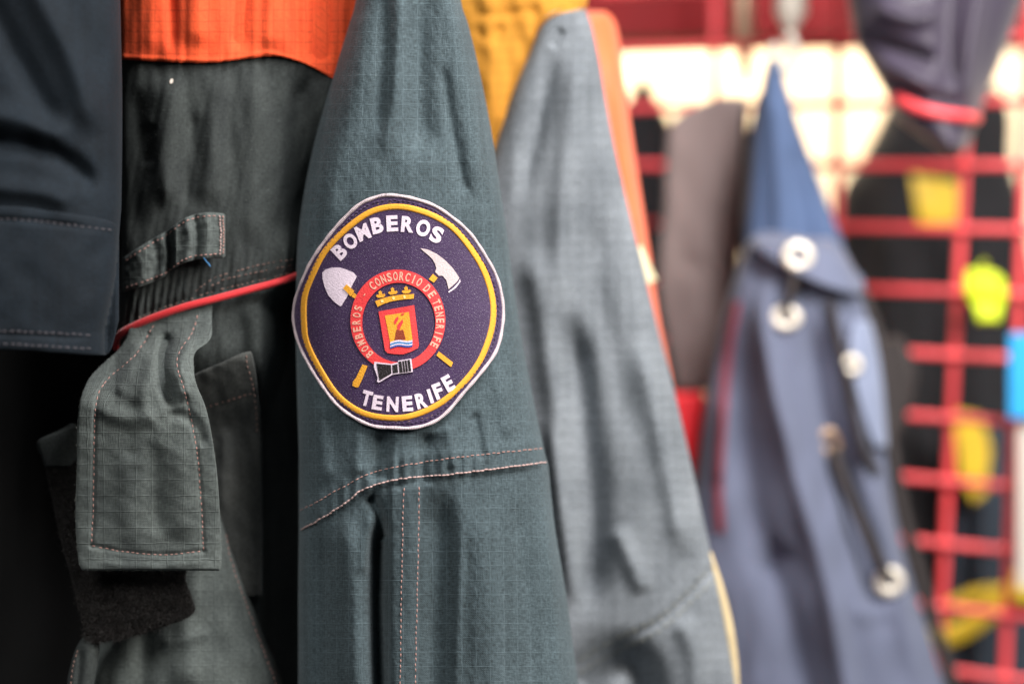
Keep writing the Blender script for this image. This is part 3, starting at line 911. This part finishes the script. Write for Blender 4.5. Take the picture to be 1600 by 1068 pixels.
# gathered rows of stitching over the red piping
for pts in ([(299, 458), (336, 434), (378, 421), (420, 411), (462, 404)], [(330, 447), (350, 437), (380, 430), (430, 419), (462, 413)],
            [(215, 497), (262, 478), (300, 466), (345, 452), (410, 437), (460, 424)]):
    stitches('stitching', pts, body.depth, M['thread_dark'], fj, 6.0, 3.0, 0.26, skip=0.08)
pp = smooth_pts([(184, 548), (181, 536), (186, 524), (204, 512), (240, 496), (290, 479), (340, 466), (400, 450), (440, 439), (470, 428)], 120)
pc = W(pp[:, 0], pp[:, 1], body.depth(pp[:, 0], pp[:, 1], False) - 0.0042)
sweep('piping', pc, 0.0017, M['red_piping'], fj, 12)

# belt-loop tab
tab = Surf([(191, 404, 456), (225, 381, 446), (256, 363, 432), (264, 358, 424), (290, 340, 410), (320, 332, 404), (346, 333, 403), (352, 336, 400)],
           lambda x, y: body.depth(x, y, False) - 0.0035 - 0.0035 * sstep((x - 262) / 14.0), 0.0022, 0.0014, 5, swap=True, cap=(5, 5),
           strokes=[([(258, 360), (266, 395), (262, 432)], 5, -2.5, 'g', 0), ([(290, 340), (296, 375), (290, 412)], 8, 2.2, 'g', 0), ([(304, 338), (309, 372), (304, 408)], 5, -2.2, 'g', 0), ([(322, 335), (325, 370), (320, 404)], 7, 1.6, 'g', 0),
                    ([(215, 392), (222, 420), (218, 448)], 12, 1.4, 'g', 0), ([(240, 378), (246, 405), (240, 438)], 7, -1.3, 'g', 0)], noise=[(51, 0.25, 22, 30)])
tab.build('belt_loop', M['flap'], fj, 60, 110)
stitches('stitching', [(196, 408), (228, 386), (258, 369), (290, 346), (320, 338), (344, 338)], tab.depth, M['thread'], fj, 5.5, 2.6, 0.26)
stitches('stitching', [(196, 449), (228, 439), (258, 426), (290, 404), (320, 398), (344, 397)], tab.depth, M['thread'], fj, 5.5, 2.6, 0.26)
stitches('stitching', [(343, 337), (345, 365), (344, 399)], tab.depth, M['thread_light'], fj, 4.0, 0.8, 0.36)
stitches('stitching', [(348, 337), (349.5, 365), (348.5, 399)], tab.depth, M['thread'], fj, 4.0, 0.8, 0.33)
x, y = smooth_pts([(318, 402), (322, 408), (326, 412), (329, 417)], 12).T
sweep('loose_thread', W(x, y, tab.depth(x, y) - 0.001), 0.0003, M['p_blue'], fj, 6)

# patch pocket and lower panel
pk = Surf([(296, 588, 930), (310, 581, 930), (350, 564, 930), (386, 549, 930), (396, 560, 930), (404, 620, 930), (410, 680, 930)], lambda x, y: body.depth(x, y, False) - 0.004, 0.0018, 0.0012, 6, swap=True, cap=(4, 6),
          strokes=[([(310, 640), (350, 628), (400, 612)], 4, -0.8, 'g', 0), ([(352, 660), (348, 800)], 12, 2.5)], noise=[(61, 0.4, 40, 60)])
pk.build('pocket', M['pocket'], fj, 60, 60)
stitches('stitching', [(308, 640), (350, 628), (400, 612)], pk.depth, M['thread'], fj, 6, 3, 0.26)
stitches('stitching', [(384, 554), (389, 580), (398, 620), (402, 680)], pk.depth, M['thread_dark'], fj, 6, 3, 0.26)
low = Surf([(770, 250, 338), (805, 240, 350), (860, 215, 366), (920, 190, 388), (1000, 158, 416), (1068, 128, 442), (1280, 90, 500)], 0.663, 0.024, 0.02, 2.6, cap=(10, 0),
           strokes=[([(330, 800), (300, 950), (290, 1100)], 26, 5), ([(230, 960), (220, 1100)], 18, -4), ([(352, 840), (400, 1000), (430, 1090)], 9, 2.0), ([(250, 1010), (330, 985)], 10, 1.5)], noise=[(71, 0.7, 60, 90)])
low.build('lower_panel', M['flap'], fj, 90, 120)
stitches('stitching', [(352, 826), (360, 870), (380, 930), (406, 1000), (432, 1068), (455, 1140)], low.depth, M['thread'], fj, 6, 3, 0.26)
roll = Surf([(985, 140, 150), (1005, 122, 156), (1040, 110, 152), (1080, 104, 146), (1200, 100, 140)], 0.632, 0.006, 0.006, 2.0, cap=(10, 0), strokes=[([(128, 1010), (120, 1090)], 5, -2)])
roll.build('rolled_edge', M['body'], fj, 24, 40)
stitches('stitching', [(122, 1015), (113, 1045), (109, 1080)], roll.depth, M['thread_dark'], fj, 6, 3, 0.26)

# hook-and-loop strap under the flap
def vel_d(x, y):
    return 0.628 + 0.010 * sstep((900 - y) / 200.0) - 0.00002 * (x - 200)
vel = Surf([(666, 112, 300), (675, 92, 305), (690, 60, 310), (740, 73, 314), (840, 94, 312), (896, 110, 291), (930, 118, 299), (952, 124, 305), (966, 127, 290), (980, 131, 250), (994, 134, 204), (1004, 137, 146)], vel_d, 0.0022, 0.002, 5, cap=(3, 3),
           strokes=[([(180, 920), (230, 960)], 16, 1.5)], noise=[(81, 0.8, 60, 60)])
vel.build('strap', M['velcro'], fj, 70, 110)
tip = Surf([(662, 110, 119), (672, 92, 121), (690, 58, 123), (716, 66, 124), (728, 70, 110)], lambda x, y: vel.depth(x, y, False) - 0.0006, 0.0008, 0.0005, 6, cap=(2, 2))
tip.build('strap_tip', M['body'], fj, 24, 30)
def in_surf(s, n, lo=None, hi=None):
    m = RNG.uniform(s.m0 if lo is None else lo, s.m1 if hi is None else hi, n)
    a = np.interp(m, *s.a); b = np.interp(m, *s.b)
    c = a + (b - a) * RNG.uniform(0.005, 0.995, n)
    return np.stack([m, c], 1) if s.swap else np.stack([c, m], 1)
fp = in_surf(vel, 22000, 716, 1002)
fp = fp[(fp[:, 0] < 150) | (fp[:, 1] > 860)]
fibres('loop_pile', fp, vel.depth, M['fibre'], fj, (0.0014, 0.0038), 0.000085, 0.0, 1.5, (0, -1.0, 0))

# the hanging flap
def flap_d(x, y):
    yp = np.interp(x, [180, 204, 240, 290, 340], [528, 512, 496, 479, 466])
    k = sstep((y - yp - 12) / 100.0)
    top = body.depth(np.maximum(x, 240.0), np.minimum(y, 540.0), False) - 0.0005
    return (1 - k) * top + k * (0.600 + 0.014 * sstep((y - 620) / 270.0)) + 0.012 * sstep((yp - 2 - y) / 7.0)
flap = Surf([(458, 214, 332), (480, 208, 332), (498, 204, 331), (522, 199, 331), (535, 193, 324), (551, 180, 305), (575, 153, 303), (600, 134, 307), (645, 122, 324), (728, 120, 338), (810, 118, 344), (870, 122, 346), (884, 125, 345), (891, 130, 343)],
            flap_d, 0.0030, 0.0018, 5, cap=(4, 4),
            strokes=[([(266, 515), (252, 556), (256, 600), (276, 640)], 10, -6.5), ([(300, 520), (282, 570), (292, 630)], 12, 3.5), ([(225, 530), (200, 575), (180, 620)], 14, 3.0), ([(240, 545), (226, 600), (225, 660)], 12, 2.0),
                     ([(255, 645), (300, 655), (322, 700)], 9, -2.0), ([(150, 640), (210, 655), (250, 648)], 12, 2.2), ([(200, 700), (206, 860)], 22, 1.6), ([(280, 680), (286, 850)], 20, 2.0), ([(243, 690), (246, 840)], 14, -1.8),
                     ([(232, 522), (204, 562), (166, 595), (150, 630), (147, 700), (146, 790), (143, 852)], 3.5, -0.9, 'g', 0), ([(143, 852), (200, 862), (260, 866), (318, 860)], 3.5, -0.9, 'g', 0),
                     ([(318, 860), (314, 780), (307, 700), (291, 620), (277, 572), (281, 548), (302, 518)], 3.5, -0.9, 'g', 0), ([(140, 878), (230, 884), (330, 878)], 6, 0.8)],
            noise=[(91, 0.3, 50, 50)])
flap.build('flap', M['flap'], fj, 130, 200)
for pts in ([(240, 507), (224, 536), (204, 562), (166, 595), (150, 630), (147, 700), (146, 790), (143, 852)], [(143, 852), (200, 862), (260, 866), (318, 860)],
            [(318, 860), (314, 780), (307, 700), (291, 620), (277, 572), (281, 548), (300, 520), (310, 486)]):
    stitches('stitching', pts, flap.depth, M['thread'], fj, 6.0, 3.0, 0.24)
# frayed edge of the flap and lint
ed = np.vstack([np.stack([np.interp(m_, *flap.a) + 0.5, m_], 1) for m_ in [RNG.uniform(540, 888, 260)]] + [np.stack([np.interp(m_, *flap.b) - 0.5, m_], 1) for m_ in [RNG.uniform(560, 888, 260)]] + [np.stack([RNG.uniform(130, 342, 160), np.full(160, 890.0)], 1)])
fibres('lint', ed, flap.depth, M['lint'], fj, (0.0004, 0.0013), 0.000022, 0.0, 1.2, (0, -0.3, -0.1), 3)

# sleeve
BX = [460, 500, 545, 562, 600, 640, 700, 780, 860]
BY = [832, 815, 786, 771, 757, 750, 744.5, 735, 725]
def band_y(x): return np.interp(x, BX, BY)
def sleeve_extra(x, y):
    below = y - band_y(x)
    z = 1.9 * 0.5 * (1 - np.tanh((below - 1.0) / 1.6)) * np.exp(-np.clip(-below - 36, 0, None) / 16.0)
    z = z + 0.9 * np.sin(x * 0.33 + 0.5 * np.sin(x * 0.07)) * np.exp(-((below + 18) / 24.0) ** 2) * (0.35 + 0.65 * np.exp(-((x - 640) / 90.0) ** 2))
    on = sstep((below - 4) / 10.0)
    z = z + on * 2.4 * 0.5 * (np.tanh((x - 610.5 + (y - 760) * 0.006) / 1.6) - np.tanh((x - 657 + (y - 760) * 0.018) / 1.4))
    z = z - on * 15.0 * np.exp(-((x - 593 - 3 * np.sin(y * 0.012)) / 12.5) ** 2) * sstep((y - 800) / 60.0)
    return z
def patch_mask(x, y):
    r = np.sqrt(((x - 622) / 172.0) ** 2 + ((y - 487) / 192.0) ** 2)
    return 0.10 + 0.90 * sstep((r - 0.86) / 0.22)
sleeve = Surf([(-260, 610, 690), (-120, 575, 702), (0, 556, 720), (40, 545, 732), (110, 523, 749), (200, 497, 767), (290, 477, 781), (380, 465, 794), (470, 462, 806), (560, 463, 821), (640, 465, 837), (705, 467, 851), (728, 467, 857), (760, 467, 860), (830, 467, 868), (930, 466, 885), (1068, 466, 904), (1280, 464, 936)],
              lambda x, y: 0.640 + 0.00003 * np.abs(x - 640), 0.038, 0.034, 2.7,
              strokes=[([(560, -40), (556, 120), (520, 260), (500, 420)], 24, 3.0), ([(655, -60), (655, 100), (668, 260)], 26, -6.5), ([(604, -40), (600, 90), (590, 220)], 12, -3.0), ([(625, -40), (622, 90), (600, 260)], 12, 2.5), ([(700, -60), (728, 120), (755, 320)], 20, 4.5),
                       ([(690, 90), (715, 250), (740, 330)], 10, -2.5), ([(535, 60), (508, 180), (486, 300)], 9, -2.5),
                       ([(770, 560), (800, 690)], 14, 2.2), ([(742, 640), (752, 720)], 8, -2.2), ([(700, 660), (706, 735)], 9, 1.8), ([(668, 672), (662, 760)], 16, -4.5), ([(600, 672), (590, 755)], 14, -5.0), ([(560, 665), (556, 745)], 11, 2.2), ([(500, 620), (508, 760)], 16, 2.5),
                       ([(540, 790), (548, 900), (560, 1180)], 20, 6.0), ([(500, 830), (502, 960), (498, 1180)], 14, -3.0), ([(575, 772), (592, 800), (600, 845)], 9, -5.5, 'g', 0.1), ([(582, 800), (572, 840), (566, 900)], 8, 2.5),
                       ([(684, 750), (684, 900), (676, 1180)], 25, -8.5), ([(745, 770), (760, 920), (770, 1180)], 26, 4.5), ([(805, 760), (820, 900), (840, 1180)], 16, -2.6), ([(720, 800), (716, 960), (712, 1150)], 9, 1.6), ([(850, 760), (862, 900), (882, 1150)], 10, 1.8)],
              noise=[(101, 0.45, 60, 260), (102, 0.16, 22, 60)], mask=patch_mask, extra=sleeve_extra)
slv = sleeve.build('sleeve', M['sleeve'], fj, 260, 460, 24)
stitches('stitching', [(469, 797), (500, 781), (540, 758), (575, 741), (610, 731), (680, 719), (760, 709), (850, 700)], sleeve.depth, M['thread'], fj, 6.5, 1.6, 0.26)
stitches('stitching', [(469, 827), (500, 811), (545, 782), (562, 767), (600, 753), (640, 746), (700, 741), (780, 731), (856, 721)], sleeve.depth, M['thread_light'], fj, 7.5, -0.6, 0.40)
stitches('stitching', [(631, 762), (629, 840), (627, 940), (625, 1068), (623, 1150)], sleeve.depth, M['thread'], fj, 6.0, 2.6, 0.25)
stitches('stitching', [(655, 760), (654, 840), (651.5, 940), (649, 1068), (647, 1150)], sleeve.depth, M['thread'], fj, 6.0, 2.6, 0.25)
sd = in_surf(sleeve, 1500, 0, 1068)
fibres('lint', sd, sleeve.depth, M['lint'], fj, (0.0003, 0.0010), 0.000018, 0.0, 1.2, (0, -0.2, 0), 5)
re_ = RNG.uniform(0, 1068, 500)
fibres('lint', np.stack([np.interp(re_, *sleeve.b) - 0.6, re_], 1), sleeve.depth, M['lint'], fj, (0.0003, 0.0011), 0.00002, 0.0, 1.2, (0.5, -0.2, 0), 6)
fibres('lint', in_surf(body, 900, 100, 560), body.depth, M['lint'], fj, (0.0003, 0.0012), 0.00002, 0.0, 1.2, (0, -0.2, 0), 8)
decal('lint_speck', [ellipse(268, 127, 2.6, 4.2, 10, 20)], body.depth, 0.7, 0.6, M['card'], fj, None)

# ------------------------------------------------------------------ the badge
def pd(px, py):
    px = np.asarray(px, float); py = np.asarray(py, float)
    a = np.interp(py, *sleeve.a); b = np.interp(py, *sleeve.b); c = (a + b) / 2
    return sleeve.depth(c + (px - c) * 0.93, py, False) - 0.0012 - 0.0003 * np.sin(px * 0.021 + 1.0) * np.cos(py * 0.018)

OUT = closed_pts([(605, 302), (640, 306), (678, 318), (709, 338), (736, 362), (759, 395), (778, 430), (787, 464), (789, 495), (784, 530), (774, 556), (751, 587), (724, 618), (701, 645), (678, 662), (647, 671), (613, 671), (582, 668), (551, 654), (524, 633), (498, 599), (478, 566), (463, 533), (456, 499), (459, 468), (471, 434), (486, 403), (509, 370), (532, 343), (559, 318), (582, 307)], 260)
CEN = np.array([622.0, 487.0])
def inset(poly, px):
    v = CEN - poly
    return poly + v / np.linalg.norm(v, axis=1)[:, None] * px
badge = decal('badge', [inset(OUT, 3)], pd, 0.9, 2.0, M['p_base'], fj, 6.0)
badge['label'] = 'round purple embroidered badge with white border and gold ring'
bo = inset(OUT, 3.0)
sweep('border', W(bo[:, 0], bo[:, 1], pd(bo[:, 0], bo[:, 1]) - 0.0008), 0.00078 + 0.00008 * np.sin(np.arange(260) * 0.9), M['p_border'], badge, 10, closed=True)
stitches('edge_stitching', inset(OUT, 10.5)[::6], pd, M['p_base'], badge, 6, 1.5, 0.35, 0.95, 0.8, closed=True)
stitches('edge_stitching', inset(OUT, 14.0)[::6], pd, M['thread_dark'], badge, 5, 4.5, 0.16, 0.95, 0.9, closed=True, skip=0.35)
YR = closed_pts([(624, 323), (670, 334), (709, 357), (743, 399), (762, 437), (771, 480), (766, 522), (747, 568), (716, 606), (682, 633), (640, 650), (601, 652), (563, 643), (528, 618), (501, 579), (480, 537), (475, 503), (476, 464), (488, 430), (509, 391), (544, 355), (582, 330)], 240)
ring_strip('gold_ring', YR, 10.5, pd, 1.1, M['p_yellow'], badge, 0.35)

for ch, x, y, r, h, w in (('B', 530.5, 393, 43, 24, 17.5), ('O', 547.3, 376.8, 33, 24.5, 20), ('M', 567, 363, 23, 24.5, 20.5), ('B', 589, 352, 13, 25.5, 18), ('E', 612.8, 349, 3, 25, 18),
                          ('R', 636.8, 350.4, -5, 25, 19.5), ('O', 661.3, 356.3, -13, 26, 21.5), ('S', 682.4, 366.6, -22, 25.5, 18.5)):
    letter(ch, x, y, h, w, r, pd, 1.25, 0.6, M['p_white'], badge, 0.045)
for ch, x, y, r, h, w in (('T', 572.8, 622, -15, 24, 16), ('E', 590, 628.6, -9, 23, 16), ('N', 613.4, 631.2, -3, 24, 18.5), ('E', 636.6, 630.2, 5, 24, 16.5), ('R', 658.2, 625.5, 14, 24, 17),
                          ('I', 672.4, 618.6, 18, 23, 5.5), ('F', 684.6, 610.6, 22, 25, 14), ('E', 700.6, 598.4, 29, 25.5, 14.5)):
    letter(ch, x, y, h, w, r, pd, 1.25, 0.6, M['p_white'], badge, 0.045)

Z1 = lambda pts: [(450 + x / 5.084, 290 + y / 5.084) for x, y in pts]
Z2 = lambda pts: [(610 + x / 5.084, 290 + y / 5.084) for x, y in pts]
Z3 = lambda pts: [(450 + x / 5.084, 470 + y / 5.084) for x, y in pts]
Z4 = lambda pts: [(610 + x / 5.084, 470 + y / 5.084) for x, y in pts]
Z5 = lambda pts: [(540 + x / 5.34, 410 + y / 5.34) for x, y in pts]
# crossed tools
decal('shovel_blade', [Z1([(272, 690), (300, 665), (350, 650), (410, 650), (470, 668), (520, 690), (547, 720), (510, 790), (470, 880), (420, 960), (370, 925), (320, 870), (290, 800), (275, 740)])], pd, 1.2, 0.5, M['p_white'], badge)
decal('shovel_handle', [Z1([(437, 815), (465, 783), (527, 836), (500, 880)])], pd, 1.5, 0.8, M['p_yellow'], badge)
decal('shovel_handle', [Z1([(522, 848), (550, 870), (535, 898), (505, 880)])], pd, 1.3, 0.6, M['p_yellow'], badge)
decal('shovel_handle', [Z4([(385, 400), (498, 488), (482, 525), (366, 432)])], pd, 1.3, 0.6, M['p_yellow'], badge)
decal('axe_head', [Z2([(238, 497), (300, 508), (370, 543), (430, 588), (490, 648), (530, 703), (548, 732), (530, 762), (490, 798), (462, 822), (455, 790), (445, 750), (415, 715), (385, 715), (355, 685), (365, 655), (355, 620), (335, 585), (300, 550), (262, 520)])], pd, 1.25, 0.6, M['p_grey'], badge)
decal('axe_edge', [Z2([(553, 742), (557, 762), (520, 812), (465, 850), (459, 842), (505, 806), (540, 768)])], pd, 1.2, 0.5, M['p_white'], badge)
decal('axe_handle', [Z2([(338, 700), (375, 732), (345, 770), (305, 742)])], pd, 1.3, 0.6, M['p_yellow'], badge)
decal('axe_handle', [Z3([(590, 505), (632, 515), (590, 620), (560, 683), (540, 686), (512, 672), (515, 640), (540, 610)])], pd, 1.3, 0.6, M['p_yellow'], badge)
# red hose ring with lettering
decal('hose_ring', [ellipse(621.7, 500.5, 74.2, 79.5, 110), ellipse(623.2, 503.5, 57.2, 62, 110)[::-1]], pd, 1.45, 0.8, M['p_red'], badge, 7.0)
def ring_text(txt, a0, a1, h, w):
    for i, ch in enumerate(txt):
        a = a0 + (a1 - a0) * i / (len(txt) - 1)
        r = math.radians(a)
        x = 622.4 + 65.5 * math.sin(r); y = 502 - 70.8 * math.cos(r)
        tx, ty = 65.5 * math.cos(r), 70.8 * math.sin(r)
        letter(ch, x, y, h, w if ch not in 'I' else 2.0, -math.degrees(math.atan2(ty, tx)), pd, 1.62, 0.35, M['p_pink'], badge, 0.03, None)
ring_text('BOMBEROS', -136, -73, 12.8, 7.0)
ring_text('CONSORCIO', -38, 30, 13.8, 7.2)
ring_text('DE', 43, 53.5, 13.5, 7.0)
ring_text('TENERIFE', 65, 121, 12.8, 6.8)
letter('-', 622.4 + 65.5 * math.sin(math.radians(-54)), 502 - 70.8 * math.cos(math.radians(-54)), 1.6, 4, 54, pd, 1.62, 0.35, M['p_pink'], badge, 0.0, None, name='dash')
# crown
decal('crown_band', [Z5(list(map(tuple, smooth_pts([(245, 322), (330, 292), (400, 277), (480, 266), (572, 262)], 14))) + list(map(tuple, smooth_pts([(568, 300), (480, 308), (400, 320), (330, 340), (268, 370)], 14))))], pd, 1.35, 0.7, M['p_yellow'], badge)
for cx, cy in ((293, 268), (395, 242), (508, 232)):
    decal('crown_leaf', [Z5([(cx - 40, cy + 12), (cx - 32, cy - 2), (cx - 18, cy + 2), (cx - 15, cy - 8), (cx - 20, cy - 22), (cx - 4, cy - 36), (cx + 10, cy - 24), (cx + 10, cy - 8), (cx + 18, cy - 4), (cx + 32, cy - 8), (cx + 40, cy + 6), (cx + 26, cy + 20), (cx + 4, cy + 24), (cx - 22, cy + 26)])], pd, 1.3, 0.6, M['p_yellow'], badge, None)
for cx, cy in ((305, 322), (400, 297), (492, 287)):
    decal('crown_pearl', [Z5(list(map(tuple, ellipse(cx, cy, 12, 12, 10))))], pd, 1.5, 0.5, M['p_pale'], badge, None)
# shield
decal('shield', [Z5([(275, 408), (572, 355), (598, 560), (612, 690), (602, 714), (540, 745), (480, 765), (420, 764), (350, 755), (328, 730), (300, 560)])], pd, 1.4, 0.7, M['p_red'], badge, 7.0)
decal('shield_field', [Z5([(328, 442), (528, 412), (558, 645), (375, 680)])], pd, 1.55, 0.3, M['p_yellow'], badge)
decal('volcano', [Z5([(422, 565), (440, 558), (455, 566), (480, 558), (502, 640), (408, 658)])], pd, 1.7, 0.3, M['p_brown'], badge)
decal('smoke', [Z5([(403, 498), (415, 468), (438, 448), (442, 470), (425, 498), (412, 520)])], pd, 1.7, 0.3, M['p_red'], badge, None)
decal('smoke', [Z5([(430, 560), (432, 520), (455, 495), (475, 472), (480, 500), (462, 530), (450, 562)])], pd, 1.7, 0.3, M['p_red'], badge, None)
decal('smoke', [Z5([(460, 440), (470, 425), (490, 420), (482, 438)])], pd, 1.7, 0.3, M['p_red'], badge, None)
wx = np.linspace(372, 558, 16)
def wave(y0, y1):
    f = lambda yy: yy - 34 * (wx - 372) / 186 * 0.55 + 8 * np.sin((wx - 372) / 186 * 6.28 + 2.6)
    return [Z5(list(zip(wx, f(y0))) + list(zip(wx[::-1], f(y1)[::-1])))]
decal('wave', wave(660, 674), pd, 1.72, 0.3, M['p_white'], badge)
decal('wave', wave(674, 690), pd, 1.70, 0.3, M['p_blue'], badge)
decal('wave', wave(690, 700), pd, 1.72, 0.3, M['p_white'], badge)
decal('wave', wave(700, 714), pd, 1.70, 0.3, M['p_navy'], badge)
# hose nozzle
decal('nozzle_outline', [Z5([(240, 826), (262, 830), (380, 845), (436, 832), (438, 818), (548, 800), (562, 912), (446, 926), (392, 934), (276, 1002), (262, 990), (268, 960), (236, 870)])], pd, 1.62, 0.8, M['p_white'], badge)
for pts in ([(258, 842), (378, 853), (382, 924), (282, 984)], [(388, 855), (432, 844), (438, 916), (394, 924)], [(441, 826), (464, 822), (476, 916), (450, 918)],
            [(471, 821), (486, 818), (498, 913), (482, 915)], [(493, 817), (508, 814), (520, 910), (504, 912)], [(515, 813), (536, 808), (548, 906), (527, 909)]):
    decal('nozzle_segment', [Z5(pts)], pd, 1.8, 0.3, M['p_black'], badge)
